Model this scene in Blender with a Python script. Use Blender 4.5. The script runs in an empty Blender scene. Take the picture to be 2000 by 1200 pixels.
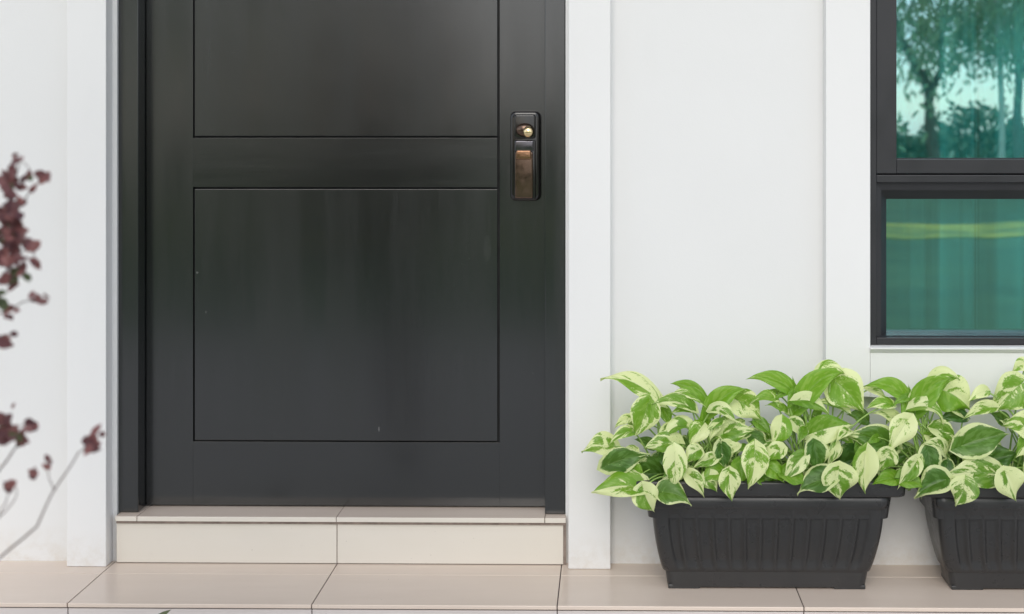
import bpy, bmesh, math, random
from mathutils import Vector, Matrix
random.seed(7)
C = bpy.context.scene.collection
PI = math.pi
# ------------------------------------------------------------------ camera
F = 2492.0; EYE = 1.158; TH = math.atan(35/F); CX, CY = 1155.0, 255.0
cam = bpy.data.objects.new('camera', bpy.data.cameras.new('camera')); C.objects.link(cam)
cam.location = (0, 0, EYE); cam.rotation_euler = (PI/2, 0, TH)
cam.data.sensor_width = 36; cam.data.lens = 36*F/2000
cam.data.shift_x = -(CX-1000)/2000; cam.data.shift_y = -(600-CY)/2000
cam.data.clip_start = 0.05; cam.data.clip_end = 500
cam.data.dof.use_dof = True; cam.data.dof.focus_distance = 3.3; cam.data.dof.aperture_fstop = 3.6
bpy.context.scene.camera = cam
# ------------------------------------------------------------------ light
SUN_EL, SUN_AZ = math.radians(33), math.radians(-5)     # azimuth to the right of straight behind the camera
W = bpy.data.worlds.new("World"); bpy.context.scene.world = W; W.use_nodes = True
nt = W.node_tree; nt.nodes.clear()
def wn(t, **k):
    n = nt.nodes.new(t)
    for a, b in k.items(): setattr(n, a, b)
    return n
sky = wn('ShaderNodeTexSky', sky_type='NISHITA'); sky.sun_disc = False
sky.sun_elevation = SUN_EL; sky.sun_rotation = PI - SUN_AZ
sky.air_density = 1.0; sky.dust_density = 1.2; sky.ozone_density = 1.0
tc = wn('ShaderNodeTexCoord'); mp = wn('ShaderNodeMapping'); mp.inputs['Scale'].default_value = (1.6, 1.6, 4)
no = wn('ShaderNodeTexNoise'); no.inputs['Scale'].default_value = 2.2; no.inputs['Detail'].default_value = 6
rp = wn('ShaderNodeMapRange'); rp.inputs['From Min'].default_value = .35; rp.inputs['From Max'].default_value = .62
rp.inputs['To Min'].default_value = .50; rp.inputs['To Max'].default_value = .85
mx = wn('ShaderNodeMix', data_type='RGBA'); mx.inputs['B'].default_value = (6.9, 7.3, 8.0, 1)   # thin white cloud
bg = wn('ShaderNodeBackground'); bg.inputs['Strength'].default_value = .14; wo = wn('ShaderNodeOutputWorld')
L = nt.links.new
L(tc.outputs['Generated'], mp.inputs['Vector']); L(mp.outputs['Vector'], no.inputs['Vector'])
L(no.outputs['Fac'], rp.inputs['Value']); L(rp.outputs['Result'], mx.inputs['Factor'])
L(sky.outputs['Color'], mx.inputs['A']); L(mx.outputs['Result'], bg.inputs['Color']); L(bg.outputs['Background'], wo.inputs['Surface'])
sd = bpy.data.lights.new('sun', 'SUN'); sd.energy = 1.0; sd.angle = math.radians(36); sd.color = (1, .945, .87)
so = bpy.data.objects.new('sun', sd); C.objects.link(so)
sdir = Vector((math.sin(SUN_AZ)*math.cos(SUN_EL), -math.cos(SUN_AZ)*math.cos(SUN_EL), math.sin(SUN_EL)))
so.rotation_euler = sdir.to_track_quat('Z', 'Y').to_euler(); so.location = sdir*20
vs = bpy.context.scene.view_settings
vs.view_transform = 'Standard'; vs.look = 'None'; vs.gamma = 1; vs.exposure = 0.31
bpy.context.scene.cycles.max_bounces = 8
# ------------------------------------------------------------------ helpers
ct, st = math.cos(TH), math.sin(TH)
def P(px, py, Y):                       # where the sight line of a photo pixel meets the upright plane y = Y
    a, b = (px-CX)/F, (CY-py)/F
    d = Vector((-st + ct*a, ct + st*a, b)); t = Y/d.y
    return Vector((d.x*t, Y, EYE + d.z*t))
def X(px, Y): return P(px, 600, Y).x
def Z(py, Y, px=1000): return P(px, py, Y).z
def box(bm, x0, x1, y0, y1, z0, z1, bev=0, seg=2, mi=0):
    r = bmesh.ops.create_cube(bm, size=1)
    for v in r['verts']:
        v.co = Vector((x0+(x1-x0)*(v.co.x+.5), y0+(y1-y0)*(v.co.y+.5), z0+(z1-z0)*(v.co.z+.5)))
    fs = list({f for v in r['verts'] for f in v.link_faces})
    for f in fs: f.material_index = mi
    if bev:
        es = list({e for v in r['verts'] for e in v.link_edges})
        o = bmesh.ops.bevel(bm, geom=es, offset=bev, segments=seg, affect='EDGES', profile=.5)
        for f in o['faces']: f.material_index = mi
def obj(name, bm, mats, parent=None, smooth=False):
    me = bpy.data.meshes.new(name)
    if isinstance(bm, bmesh.types.BMesh): bm.to_mesh(me); bm.free()
    else: me.from_pydata(bm[0], [], bm[1])
    for m in (mats if isinstance(mats, (list, tuple)) else [mats]): me.materials.append(m)
    o = bpy.data.objects.new(name, me); C.objects.link(o)
    if smooth:
        for p in me.polygons: p.use_smooth = True
    if parent: o.parent = parent; o.matrix_parent_inverse = Matrix.Translation(parent.location).inverted()
    return o
def tag(o, label, cat, group=None):
    o['label'] = label; o['category'] = cat
    if group: o['group'] = group
    return o
def thing(name, label, cat, loc=(0,0,0), group=None):
    o = bpy.data.objects.new(name, None); C.objects.link(o); o.location = loc
    o.empty_display_size = .05
    return tag(o, label, cat, group)
def struct(o): o['kind'] = 'structure'; return o
def boxes(name, lst, mats, parent=None, bev=0):
    bm = bmesh.new()
    for b in lst: box(bm, *b[:6], bev=b[6] if len(b) > 6 else bev, mi=b[7] if len(b) > 7 else 0)
    return obj(name, bm, mats, parent)
def tube(V, Fc, pts, rads, n=6):        # tapered tube into vertex / face lists
    base = len(V); pts = [Vector(p) for p in pts]
    for i, p in enumerate(pts):
        t = (pts[min(i+1, len(pts)-1)] - pts[max(i-1, 0)]).normalized()
        a = t.cross(Vector((0, 1, .13))).normalized() if abs(t.y) < .9 else t.cross(Vector((1, 0, 0))).normalized()
        b = t.cross(a)
        for k in range(n):
            g = 2*PI*k/n
            V.append(p + (a*math.cos(g) + b*math.sin(g))*rads[i])
    for i in range(len(pts)-1):
        for k in range(n):
            k2 = (k+1) % n
            Fc.append((base+i*n+k, base+i*n+k2, base+(i+1)*n+k2, base+(i+1)*n+k))
    Fc.append(tuple(base+(len(pts)-1)*n+k for k in range(n)))
    Fc.append(tuple(base+k for k in reversed(range(n))))
def bez(a, b, c, n):
    return [a*(1-t)**2 + b*2*t*(1-t) + c*t*t for t in [i/n for i in range(n+1)]]
# ------------------------------------------------------------------ materials
class NT:
    def __init__(s, name):
        s.m = bpy.data.materials.new(name); s.m.use_nodes = True; s.t = s.m.node_tree
        s.b = s.t.nodes['Principled BSDF']; s.out = s.t.nodes['Material Output']
    def n(s, t, props=None, **inp):
        n = s.t.nodes.new(t)
        for k, v in (props or {}).items(): setattr(n, k, v)
        for k, v in inp.items():
            k = k.replace('_', ' ')
            s.set(n.inputs[int(k[1:])] if k[0] == 'i' and k[1:].isdigit() else n.inputs[k], v)
        return n
    def set(s, sock, v):
        if isinstance(v, bpy.types.NodeSocket): s.t.links.new(v, sock)
        else: sock.default_value = v
    def math(s, op, a, b=0.0, c=0.0, clamp=False):
        n = s.t.nodes.new('ShaderNodeMath'); n.operation = op; n.use_clamp = clamp
        s.set(n.inputs[0], a); s.set(n.inputs[1], b); s.set(n.inputs[2], c)
        return n.outputs[0]
    def coords(s, scale=(1,1,1), loc=(0,0,0)):
        t = s.n('ShaderNodeTexCoord')
        return s.n('ShaderNodeMapping', Vector=t.outputs['Object'], Scale=scale, Location=loc).outputs[0]
    def noise(s, vec, scale, detail=4, rough=.5, dist=0):
        return s.n('ShaderNodeTexNoise', Vector=vec, Scale=scale, Detail=detail, Roughness=rough, Distortion=dist).outputs['Fac']
    def mr(s, v, a, b, c, d):
        return s.n('ShaderNodeMapRange', i0=v, i1=a, i2=b, i3=c, i4=d).outputs[0]
    def mix(s, f, a, b):
        n = s.t.nodes.new('ShaderNodeMix'); n.data_type = 'RGBA'
        s.set(n.inputs['Factor'], f); s.set(n.inputs['A'], a); s.set(n.inputs['B'], b)
        return n.outputs['Result']
    def bump(s, h, strength=.2, dist=.002):
        s.set(s.b.inputs['Normal'], s.n('ShaderNodeBump', Height=h, Strength=strength, Distance=dist).outputs[0])
def c4(r, g, b): return (r, g, b, 1)
def simple(name, col, rough=.5, metal=0, vary=.12, nscale=8, bump=0, bscale=200, spec=.5, stretch=(1,1,1), rv=.08, coat=0):
    k = NT(name); co = k.coords(stretch)
    f = k.noise(co, nscale, 5, .6)
    hi = tuple(min(1, x*(1+vary)) for x in col); lo = tuple(x*(1-vary) for x in col)
    k.set(k.b.inputs['Base Color'], k.mix(k.mr(f, .3, .7, 0, 1), c4(*lo), c4(*hi)))
    f2 = k.noise(co, nscale*2.3, 4)
    k.set(k.b.inputs['Roughness'], k.mr(f2, .3, .7, max(0, rough-rv), rough+rv))
    k.b.inputs['Metallic'].default_value = metal; k.b.inputs['Specular IOR Level'].default_value = spec
    if coat: k.b.inputs['Coat Weight'].default_value = coat; k.b.inputs['Coat Roughness'].default_value = .12
    if bump: k.bump(k.noise(co, bscale, 3), bump, .001)
    return k.m
def wall_mat(name, col):
    k = NT(name); co = k.coords()
    big = k.noise(co, 1.3, 3); fine = k.noise(k.coords((1,1,.25)), 14, 5)
    lo = tuple(c*.965 for c in col)
    a = k.mix(k.mr(big, .35, .65, 0, 1), c4(*lo), c4(*col))
    k.set(k.b.inputs['Base Color'], k.mix(k.mr(fine, .56, .75, 0, .04), a, c4(.62, .60, .56)))
    sz = k.n('ShaderNodeSeparateXYZ', Vector=co).outputs[2]      # splash dirt near the floor
    dirt = k.math('MULTIPLY', k.mr(sz, .0, .10, .55, 0), k.mr(k.noise(co, 30, 5, .7), .4, .65, .1, .8))
    k.set(k.b.inputs['Base Color'], k.mix(dirt, k.b.inputs['Base Color'].links[0].from_socket, c4(.62, .55, .46)))
    k.b.inputs['Roughness'].default_value = .62; k.b.inputs['Specular IOR Level'].default_value = .3
    k.bump(k.math('ADD', k.noise(co, 260, 3), k.math('MULTIPLY', k.noise(co, 26, 3), 1.8)), .12, .0016)
    return k.m
M_wall = wall_mat('white_wall_paint', (.79, .788, .777))
M_trim = wall_mat('white_trim_paint', (.825, .82, .808))
def tile_mat(name, col, col2, rough):
    k = NT(name); co = k.coords((1, 1, 1)); co2 = k.coords((.5, 3, 3))
    f = k.noise(co2, 7, 6, .65); g = k.noise(co, 2.2, 3)
    a = k.mix(k.mr(f, .35, .65, 0, 1), c4(*col), c4(*col2))
    d = tuple(x*.93 for x in col)
    w1 = k.mr(k.noise(co, 34, 6, .7), .60, .78, 0, .12)
    k.set(k.b.inputs['Base Color'], k.mix(w1, k.mix(k.mr(g, .4, .65, 0, .5), a, c4(*d)), c4(*[x*.72 for x in col])))
    k.set(k.b.inputs['Base Color'], k.mix(k.mr(k.noise(co, 150, 2), .77, .80, 0, .55), k.b.inputs['Base Color'].links[0].from_socket, c4(.12, .09, .07)))
    k.set(k.b.inputs['Roughness'], k.mr(k.noise(co, 9, 5), .35, .65, rough-.03, rough+.05))
    k.bump(k.noise(co, 160, 3), .015, .001)
    return k.m
M_floor = tile_mat('beige_floor_tile', (.72, .60, .505), (.745, .625, .53), .20)
M_step = tile_mat('cream_step_tile', (.75, .70, .615), (.76, .71, .63), .32)
M_grout2 = simple('brown_step_grout', (.24, .19, .16), .85, vary=.3, nscale=40)
M_grout = simple('dark_grout', (.09, .07, .065), .85, vary=.3, nscale=40)
M_porchriser = tile_mat('greyish_riser_tile', (.66, .60, .57), (.68, .62, .59), .4)
def door_mat(name, stretch):
    k = NT(name); co = k.coords(stretch); c2 = k.coords()
    grain = k.noise(co, 30, 6, .65, .3); blot = k.noise(c2, 2.6, 4); stre = k.noise(k.coords((1, 1, .06) if stretch[0] > 2 else (.06, 1, 1)), 11, 4)
    a = k.mix(k.mr(blot, .35, .65, 0, 1), c4(.0045, .0058, .0066), c4(.0070, .0080, .0090))
    speck = k.mr(k.noise(c2, 90, 2), .74, .78, 0, .25)
    xy = k.n('ShaderNodeSeparateXYZ', Vector=c2)
    for sx_, sz_, rx_, rz_, st_ in ((952,487,7,26,.10),(740,839,1.6,6,1.0),(385,533,2,2,1.0),(700,487,2,4,.15),(402,610,1.5,2,.5)):   # scuffs and paint chips
        c_ = P(sx_, sz_, 3.478)
        e_ = k.math('ADD', k.math('POWER', k.math('DIVIDE', k.math('ABSOLUTE', k.math('SUBTRACT', xy.outputs[0], c_.x)), rx_*.0014), 2), k.math('POWER', k.math('DIVIDE', k.math('ABSOLUTE', k.math('SUBTRACT', xy.outputs[2], c_.z)), rz_*.0014), 2))
        e_ = k.math('ADD', e_, k.mr(k.noise(c2, 120, 5, .75), .35, .65, -.9, .9))
        speck = k.math('MAXIMUM', speck, k.mr(e_, .3, 1.1, st_, 0))
    k.set(k.b.inputs['Base Color'], k.mix(speck, a, c4(.12, .12, .115)))
    r = k.math('ADD', k.mr(stre, .35, .65, .17, .25), k.mr(grain, .3, .7, -.01, .03))
    k.set(k.b.inputs['Roughness'], r)
    k.b.inputs['Specular IOR Level'].default_value = .5; k.b.inputs['Coat Weight'].default_value = 1; k.set(k.b.inputs['Coat Roughness'], k.math('ADD', k.mr(stre, .35, .65, .13, .21), k.mr(grain, .3, .7, -.02, .03))); k.b.inputs['Coat IOR'].default_value = 1.6
    k.bump(k.math('ADD', grain, k.math('MULTIPLY', k.noise(c2, 30, 3), .35)), .09, .0012); k.set(k.b.inputs['Coat Normal'], k.n('ShaderNodeBump', Height=grain, Strength=.05, Distance=.001).outputs[0])
    return k.m
M_doorV = door_mat('black_door_paint_upright_grain', (7, 7, .35))
M_doorH = door_mat('black_door_paint_level_grain', (.35, 7, 7))
M_groove = simple('door_groove_shadow_paint', (.006, .006, .006), .7)
M_alu = simple('charcoal_window_aluminium', (.025, .025, .028), .38, vary=.08, nscale=5, bump=.03, bscale=400)
M_rub = simple('black_rubber_gasket', (.012, .012, .012), .6)
M_black = simple('gloss_black_lock', (.010, .009, .009), .12, vary=.1, coat=.4, rv=.03)
M_bronze = simple('dark_bronze', (.15, .10, .075), .17, .9, vary=.15, nscale=20)
M_copper = simple('worn_copper', (.32, .18, .11), .2, 1, vary=.25, nscale=60, bump=.3, bscale=90)
M_brass = simple('polished_brass', (1, .74, .42), .12, 1, vary=.08, nscale=30, rv=.03)
M_chrome = simple('smoked_chrome', (.13, .125, .14), .2, 1, vary=.1)
M_plastic = simple('charcoal_planter_plastic', (.030, .030, .0305), .32, vary=.10, nscale=9, bump=.04, bscale=420)
M_soil = simple('dark_potting_soil', (.03, .02, .014), .95, vary=.5, nscale=60, bump=.9, bscale=80)
M_room = simple('room_wall_paint', (.35, .34, .32), .8)
M_twig = simple('reddish_twig_bark', (.085, .038, .032), .7, vary=.25, nscale=60)
M_bark = simple('grey_brown_bark', (.16, .12, .085), .85, vary=.4, nscale=6, bump=.5, bscale=25)
M_palebark = simple('pale_bark', (.60, .54, .45), .8, vary=.2, nscale=6)
# pothos leaf: variegation runs along the side veins; every leaf carries its own seed and pattern
def pothos_mat():
    k = NT('variegated_pothos_leaf')
    uv = k.n('ShaderNodeUVMap', {'uv_map': 'leaf'}).outputs[0]
    sp = k.n('ShaderNodeSeparateXYZ', Vector=uv)
    u = k.math('MULTIPLY', k.math('SUBTRACT', sp.outputs[0], .5), 2); v = sp.outputs[1]
    au = k.math('ABSOLUTE', u); sg = k.math('SIGN', u)
    at = lambda n: k.n('ShaderNodeAttribute', {'attribute_name': n}).outputs['Fac']
    seed, level, margin, light = at('seed'), at('level'), at('margin'), at('lightness')
    q = k.math('SUBTRACT', v, k.math('MULTIPLY', au, .42))
    zz = k.math('ADD', k.math('MULTIPLY', seed, 61), k.math('MULTIPLY', sg, 3.1))
    vec = k.n('ShaderNodeCombineXYZ', X=k.math('MULTIPLY', au, .75), Y=k.math('MULTIPLY', q, 1.9), Z=zz).outputs[0]
    big = k.noise(vec, 1.35, 2.5, .5, .4)
    vec2 = k.n('ShaderNodeCombineXYZ', X=k.math('MULTIPLY', u, 1.2), Y=k.math('MULTIPLY', q, 6.0), Z=zz).outputs[0]
    mid = k.noise(vec2, 4.5, 4, .6)
    edge = k.math('MULTIPLY', margin, k.mr(k.math('MAXIMUM', au, k.math('MULTIPLY', v, .96)), .60, .95, 0, 1))
    val = k.math('ADD', k.math('ADD', big, edge), k.math('MULTIPLY', k.math('SUBTRACT', mid, .5), .14))
    half = k.math('MULTIPLY', sg, k.math('MULTIPLY', k.math('SUBTRACT', k.math('FRACT', k.math('MULTIPLY', seed, 13.7)), .5), .26))
    half = k.math('MULTIPLY', half, k.mr(level, .30, .42, 0, 1))
    val = k.math('SUBTRACT', k.math('ADD', k.math('ADD', val, half), level), 1.0)
    f1 = k.mr(val, -.012, .012, 0, 1)
    spk = k.noise(k.n('ShaderNodeCombineXYZ', X=u, Y=k.math('MULTIPLY', v, 1.6), Z=zz).outputs[0], 15, 2)
    f2 = k.math('MULTIPLY', k.mr(val, -.10, .0, 0, 1), k.mr(spk, .56, .60, 0, .8))
    f3 = k.math('SUBTRACT', 1, k.math('MULTIPLY', k.mr(val, .10, .0, 0, .8), k.mr(spk, .38, .42, 1, 0)))
    fac = k.math('MULTIPLY', k.math('MAXIMUM', f1, f2), f3)
    # greens: deep and fresh patches
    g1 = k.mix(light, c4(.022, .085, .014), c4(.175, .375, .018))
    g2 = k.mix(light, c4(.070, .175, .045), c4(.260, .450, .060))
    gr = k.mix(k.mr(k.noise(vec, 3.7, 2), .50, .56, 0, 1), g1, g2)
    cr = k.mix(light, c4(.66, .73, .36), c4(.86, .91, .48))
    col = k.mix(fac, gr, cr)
    # veins
    rib = k.mr(au, 0, .045, 1, 0)
    vein = k.math('MULTIPLY', k.mr(k.math('ABSOLUTE', k.math('SUBTRACT', k.math('FRACT', k.math('MULTIPLY', q, 9)), .5)), .0, .12, 1, 0), .5)
    col = k.mix(k.math('MULTIPLY', rib, .35), col, c4(.30, .42, .15))
    k.set(k.b.inputs['Base Color'], col)
    k.b.inputs['Roughness'].default_value = .36; k.b.inputs['Specular IOR Level'].default_value = .45
    h = k.math('ADD', k.math('MULTIPLY', rib, -1.0), k.math('MULTIPLY', vein, -.5))
    k.bump(h, .35, .0012)
    tr = k.n('ShaderNodeBsdfTranslucent', Color=k.mix(.5, col, c4(.50, .75, .10)))
    ms = k.n('ShaderNodeMixShader', i0=.32, i1=k.b.outputs[0], i2=tr.outputs[0])
    k.set(k.out.inputs['Surface'], ms.outputs[0])
    return k.m
M_pothos = pothos_mat()
M_petiole = simple('green_petiole', (.30, .46, .12), .4, vary=.2, nscale=25)
def leaf_mat(name, a, b, rough=.45, trans=.2):
    k = NT(name); r = k.n('ShaderNodeNewGeometry').outputs['Random Per Island']
    col = k.mix(r, c4(*a), c4(*b)); k.set(k.b.inputs['Base Color'], col); k.b.inputs['Roughness'].default_value = rough
    tr = k.n('ShaderNodeBsdfTranslucent', Color=col)
    k.set(k.out.inputs['Surface'], k.n('ShaderNodeMixShader', i0=trans, i1=k.b.outputs[0], i2=tr.outputs[0]).outputs[0])
    return k.m
M_maroon = leaf_mat('maroon_leaf', (.10, .040, .050), (.33, .13, .12))
M_darkleaf = leaf_mat('dark_green_leaf', (.06, .085, .035), (.13, .15, .06))
M_treeleaf = leaf_mat('tree_leaf', (.19, .29, .18), (.33, .42, .24), .45, .5)
M_hedge = leaf_mat('hedge_leaf', (.09, .16, .08), (.16, .23, .10))
def ground_mat(name, a, b, sc):
    k = NT(name); co = k.coords()
    k.set(k.b.inputs['Base Color'], k.mix(k.mr(k.noise(co, sc, 6), .35, .65, 0, 1), c4(*a), c4(*b)))
    k.b.inputs['Roughness'].default_value = .95; k.bump(k.noise(co, 60, 4), .6, .02)
    return k.m
M_lawn = ground_mat('lawn_grass', (.085, .15, .08), (.12, .20, .10), 1.2)
M_verge = ground_mat('yellow_grass', (.24, .28, .085), (.58, .52, .10), 1.6)
M_pave = ground_mat('bounce_paving', (.44, .43, .42), (.50, .49, .47), 4)
def glass_mat(name):
    k = NT(name)
    co = k.coords((1, 1, 1)); k.t.nodes.remove(k.b)
    nb = k.n('ShaderNodeBump', Height=k.noise(co, 1.6, 2), Strength=.05, Distance=.02).outputs[0]
    gl = k.n('ShaderNodeBsdfGlossy', Color=c4(.63, .89, .95), Roughness=.006, Normal=nb)
    tp = k.n('ShaderNodeBsdfTransparent', Color=c4(.60, 1, .98))
    k.set(k.out.inputs['Surface'], k.n('ShaderNodeMixShader', i0=.42, i1=tp.outputs[0], i2=gl.outputs[0]).outputs[0])
    return k.m
M_glass = glass_mat('green_reflective_glass')
def curtain_mat():
    k = NT('sheer_curtain_cloth')
    k.set(k.b.inputs['Base Color'], k.mix(k.mr(k.noise(k.coords((1,1,.02)), 13, 2), .42, .56, 0, 1), c4(.22,.26,.26), c4(.90,.94,.94)))  # darker upright bands in the cloth colour add to the fold shading
    k.b.inputs['Roughness'].default_value = .85
    return k.m
M_curtain = curtain_mat()
# ------------------------------------------------------------------ setting
YW, YT, YF, YL = 3.412, 3.365, 3.421, 3.478        # wall, trim front, door-frame front, door-leaf front
GR = -.35
g = bmesh.new(); box(g, -200, 200, -300, 120, GR-.5, GR); struct(obj('lawn', g, M_lawn))
g = bmesh.new(); box(g, -60, 60, -13.9, -11.2, GR-.01, GR+.012); struct(obj('verge', g, M_verge))  # strip of yellower, lighter colour than the lawn around it
g = bmesh.new(); box(g, -60, 60, -2.5, 3.09, GR-.01, GR+.02); struct(obj('bounce_pavement', g, M_pave))  # paving widened over the near lawn to bounce neutral light onto the house
# porch floor: 60 cm tiles
YE, YJ = 3.105, 3.318
J = [-.727+.6*k for k in range(-8, 11)]
tl = []
for i in range(len(J)-1):
    tl.append((J[i]+.0012, J[i+1]-.0012, YE, YJ-.0007, -.010, 0, .0015, 0))
    tl.append((J[i]+.0012, J[i+1]-.0012, YJ+.0007, 3.60, -.010, 0, .0008, 0))
    tl.append((J[i]+.0012, J[i+1]-.0012, YE+.004, YE+.012, -.34, -.0135, .001, 2))
tl.append((J[0], J[-1], YE+.008, 3.62, GR-.05, -.002, 0, 1))
struct(boxes('porch_floor', tl, [M_floor, M_grout, M_porchriser]))
# ------------------------------------------------------------------ doorstep
xs0, xs1 = X(227, 3.397), X(1106, 3.397)
ZS = Z(1011, 3.387, 660)
step = thing('doorstep', 'low cream tiled doorstep under the black front door', 'step', (-.725, 3.44, 0))
jx = -.727
xa, xb = X(268, 3.39), X(1064, 3.39)
tr = []
for a, b in ((xs0, xa), (xa, jx), (jx, xb), (xb, xs1)):
    tr.append((a+.0010, b-.0010, 3.3895, 3.60, ZS-.0125, ZS, .0006, 2)); tr.append((a+.0010, b-.0010, 3.3868, 3.3894, ZS-.0125, ZS-.0002, .0008, 0))
tr.append((xs0+.002, xs1-.002, 3.392, 3.60, ZS-.02, ZS-.0015, 0, 1))
boxes('tread', tr, [M_step, M_grout2, M_floor], step)
xr1 = X(1100, 3.397)
rl = [(xs0+.001, jx-.0012, 3.397, 3.405, .002, ZS-.0138, .001, 0), (jx+.0012, xr1, 3.397, 3.405, .002, ZS-.0138, .001, 0),
      (xr1+.001, xs1, 3.403, 3.405, .002, ZS-.0155, 0, 0), (xs0+.001, xs1-.001, 3.3985, 3.59, .001, ZS-.0127, 0, 1)]
boxes('riser', rl, [M_step, M_grout2], step)
# ------------------------------------------------------------------ house
house = thing('house', 'white painted house front with black door and dark framed window', 'house', (0, YW, 0))
dl, dr = X(231, YF), X(1104.5, YF)                     # door frame outer sides
wl, wr = X(1700, YT), X(2330, YT)
wz0, wz1 = Z(678, YT, 1700), 1.62
DT = 2.32
H = 2.95
wb = [(-5, dl-.0005, YW, 3.6, GR, H), (dr+.0005, wl-.002, YW, 3.6, GR, H), (wr+.002, 5, YW, 3.6, GR, H),
      (dl-.0005, dr+.0005, YW, 3.6, DT, H), (wl-.002, wr+.002, YW, 3.6, GR, wz0-.002), (wl-.002, wr+.002, YW, 3.6, wz1+.002, H),
      (-5, 5, 4.6, 4.8, GR, H), (-5, -4.8, 3.6, 4.6, GR, H), (4.8, 5, 3.6, 4.6, GR, H)]
boxes('wall', wb, M_wall, house)
boxes('shading_roof', [(-5.5, 5.5, 2.55, 5.2, H, H+.15, .01)], simple('grey_roof_sheet', (.3, .3, .3), .7), house)  # unseen eave, brought low and forward to darken the upper wall
# door trims: flat boards standing on the floor
for a, b in ((130, 207), (1110, 1192.5)):
    x0, x1 = X(a, YT), X(b, YT)
    if a > 1000: x0 = max(x0, dr+.006)
    boxes('door_trim', [(x0, x1, YT, YW+.01, .0005, DT+.1, .0022)], M_trim, house)
boxes('head_trim', [(X(130, YT), X(1192, YT), YT, YW+.01, DT+.1005, DT+.22, .002)], M_trim, house)
# window surround
sx0, sx1 = X(1613, YT), wr+.12
sz0, sz1 = Z(776, YT, 1700), wz1+.12
sur = [(sx0, wl, YT, YW+.01, sz0, sz1, .002), (wr, sx1, YT, YW+.01, sz0, sz1, .002),
       (wl+.0003, wr-.0003, YT+.0004, YW+.01, sz0+.0002, wz0, .0), (wl+.0003, wr-.0003, YT+.0004, YW+.01, wz1, sz1-.0002, 0)]
boxes('window_surround', sur, M_trim, house)
bm = bmesh.new(); pr = [(YT+.01, wz0-.0006), (YT-.012, wz0-.0010), (YT-.0125, wz0-.0035), (YT-.0008, wz0-.0150), (YT+.01, wz0-.0150)]
ra, rb_ = [[bm.verts.new((x, y, z)) for y, z in pr] for x in (wl-.002, wr+.002)]
for i in range(5): bm.faces.new((ra[i], ra[(i+1) % 5], rb_[(i+1) % 5], rb_[i]))
bm.faces.new(ra); bm.faces.new(list(reversed(rb_))); bmesh.ops.recalc_face_normals(bm, faces=bm.faces)
obj('window_sill', bm, M_trim, house)
# door frame
fi0, fi1 = X(270, YF), X(1064, YF)
fr = [(dl, fi0, YF, 3.56, ZS+.0005, DT, .0025), (fi1, dr, YF, 3.56, ZS+.0005, DT, .0025), (fi0, fi1, YF+.001, 3.56, DT-.05, DT, .001),
      (fi0-.001, fi0+.016, YL+.006, 3.56, ZS+.0005, DT-.05, 0)]
boxes('door_frame', fr, M_doorV, house)
# door leaf
door = bpy.data.objects.new('door', None); C.objects.link(door); door.parent = house
door.location = (0, 0, 0); door['label'] = 'black panelled door with a bronze lock'
door.matrix_parent_inverse = Matrix.Identity(4); door.location = (fi0, YL-YW, ZS)
def dobj(name, lst, mats, bev=.0003):
    o = boxes(name, lst, mats, None, bev); o.parent = door
    o.matrix_parent_inverse = Matrix.Translation(Vector((fi0, YL, ZS))).inverted(); return o
x0, x1 = fi0+.003, fi1-.002
gl, gr = X(380, YL), X(973, YL)
zt = DT-.055; zb = ZS+.005
z1, z2 = Z(267, YL, 700), Z(369, YL, 700)
z3 = Z(861, YL, 700); gap = .0042
ztp = zt-.14
dobj('stile', [(x0, gl-gap, YL, YL+.04, zb, zt)], M_doorV)
dobj('stile', [(gr+gap, x1, YL, YL+.04, zb, zt)], M_doorV)
dobj('rail', [(gl-gap+.0001, gr-gap*.6, YL+.0001, YL+.04, z2+gap, z1-gap)], M_doorH)
dobj('rail', [(gl-gap+.0001, gr+gap-.0001, YL+.0001, YL+.04, zb, z3-gap)], M_doorH)
dobj('rail', [(gl-gap+.0001, gr+gap-.0001, YL+.0001, YL+.04, ztp+gap, zt)], M_doorH)
dobj('panel', [(gl, gr-gap*.6, YL+.0012, YL+.04, z1+gap*.4, ztp)], M_doorV, .0008)
dobj('panel', [(gl, gr-gap*.6, YL+.0012, YL+.04, z3, z2-gap*.4)], M_doorV, .0008)
dobj('back_board', [(x0+.005, x1-.005, YL+.011, YL+.038, zb+.005, zt-.005)], M_groove, 0)
# lock on the right stile
def rbox(name, px0, px1, py0, py1, y0, y1, r, mat, taper=0, seg=6):
    bm = bmesh.new(); a, b = P(px0, py1, y0), P(px1, py0, y0)
    n = 8; pts = []
    for cx, cz, s in ((b.x-r, b.z-r, 0), (a.x+r, b.z-r, 1), (a.x+r, a.z+r, 2), (b.x-r, a.z+r, 3)):
        for i in range(n+1):
            t = PI/2*(s+i/n); pts.append((cx+r*math.cos(t), cz+r*math.sin(t)))
    mx_, mz_ = (a.x+b.x)/2, (a.z+b.z)/2; hw = (b.x-a.x)/2; hh = (b.z-a.z)/2
    rings = []
    prof = [(0, y1), (0, y0+.35*(y1-y0))] + [(taper*(1-math.cos(PI/2*i/seg)), y0+.35*(y1-y0)*(1-math.sin(PI/2*i/seg))) for i in range(1, seg+1)]
    for ins, yy in prof:
        rings.append([bm.verts.new((mx_+(x-mx_)*(1-ins/hw), yy, mz_+(z-mz_)*(1-ins/hh))) for x, z in pts])
    for A, B in zip(rings, rings[1:]):
        for i in range(len(A)): j = (i+1) % len(A); bm.faces.new((A[i], A[j], B[j], B[i]))
    bm.faces.new(rings[-1]); bm.faces.new(list(reversed(rings[0])))
    bmesh.ops.recalc_face_normals(bm, faces=bm.faces)
    o = obj(name, bm, mat, None, True); o.parent = door
    o.matrix_parent_inverse = Matrix.Translation(Vector((fi0, YL, ZS))).inverted(); return o
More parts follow.
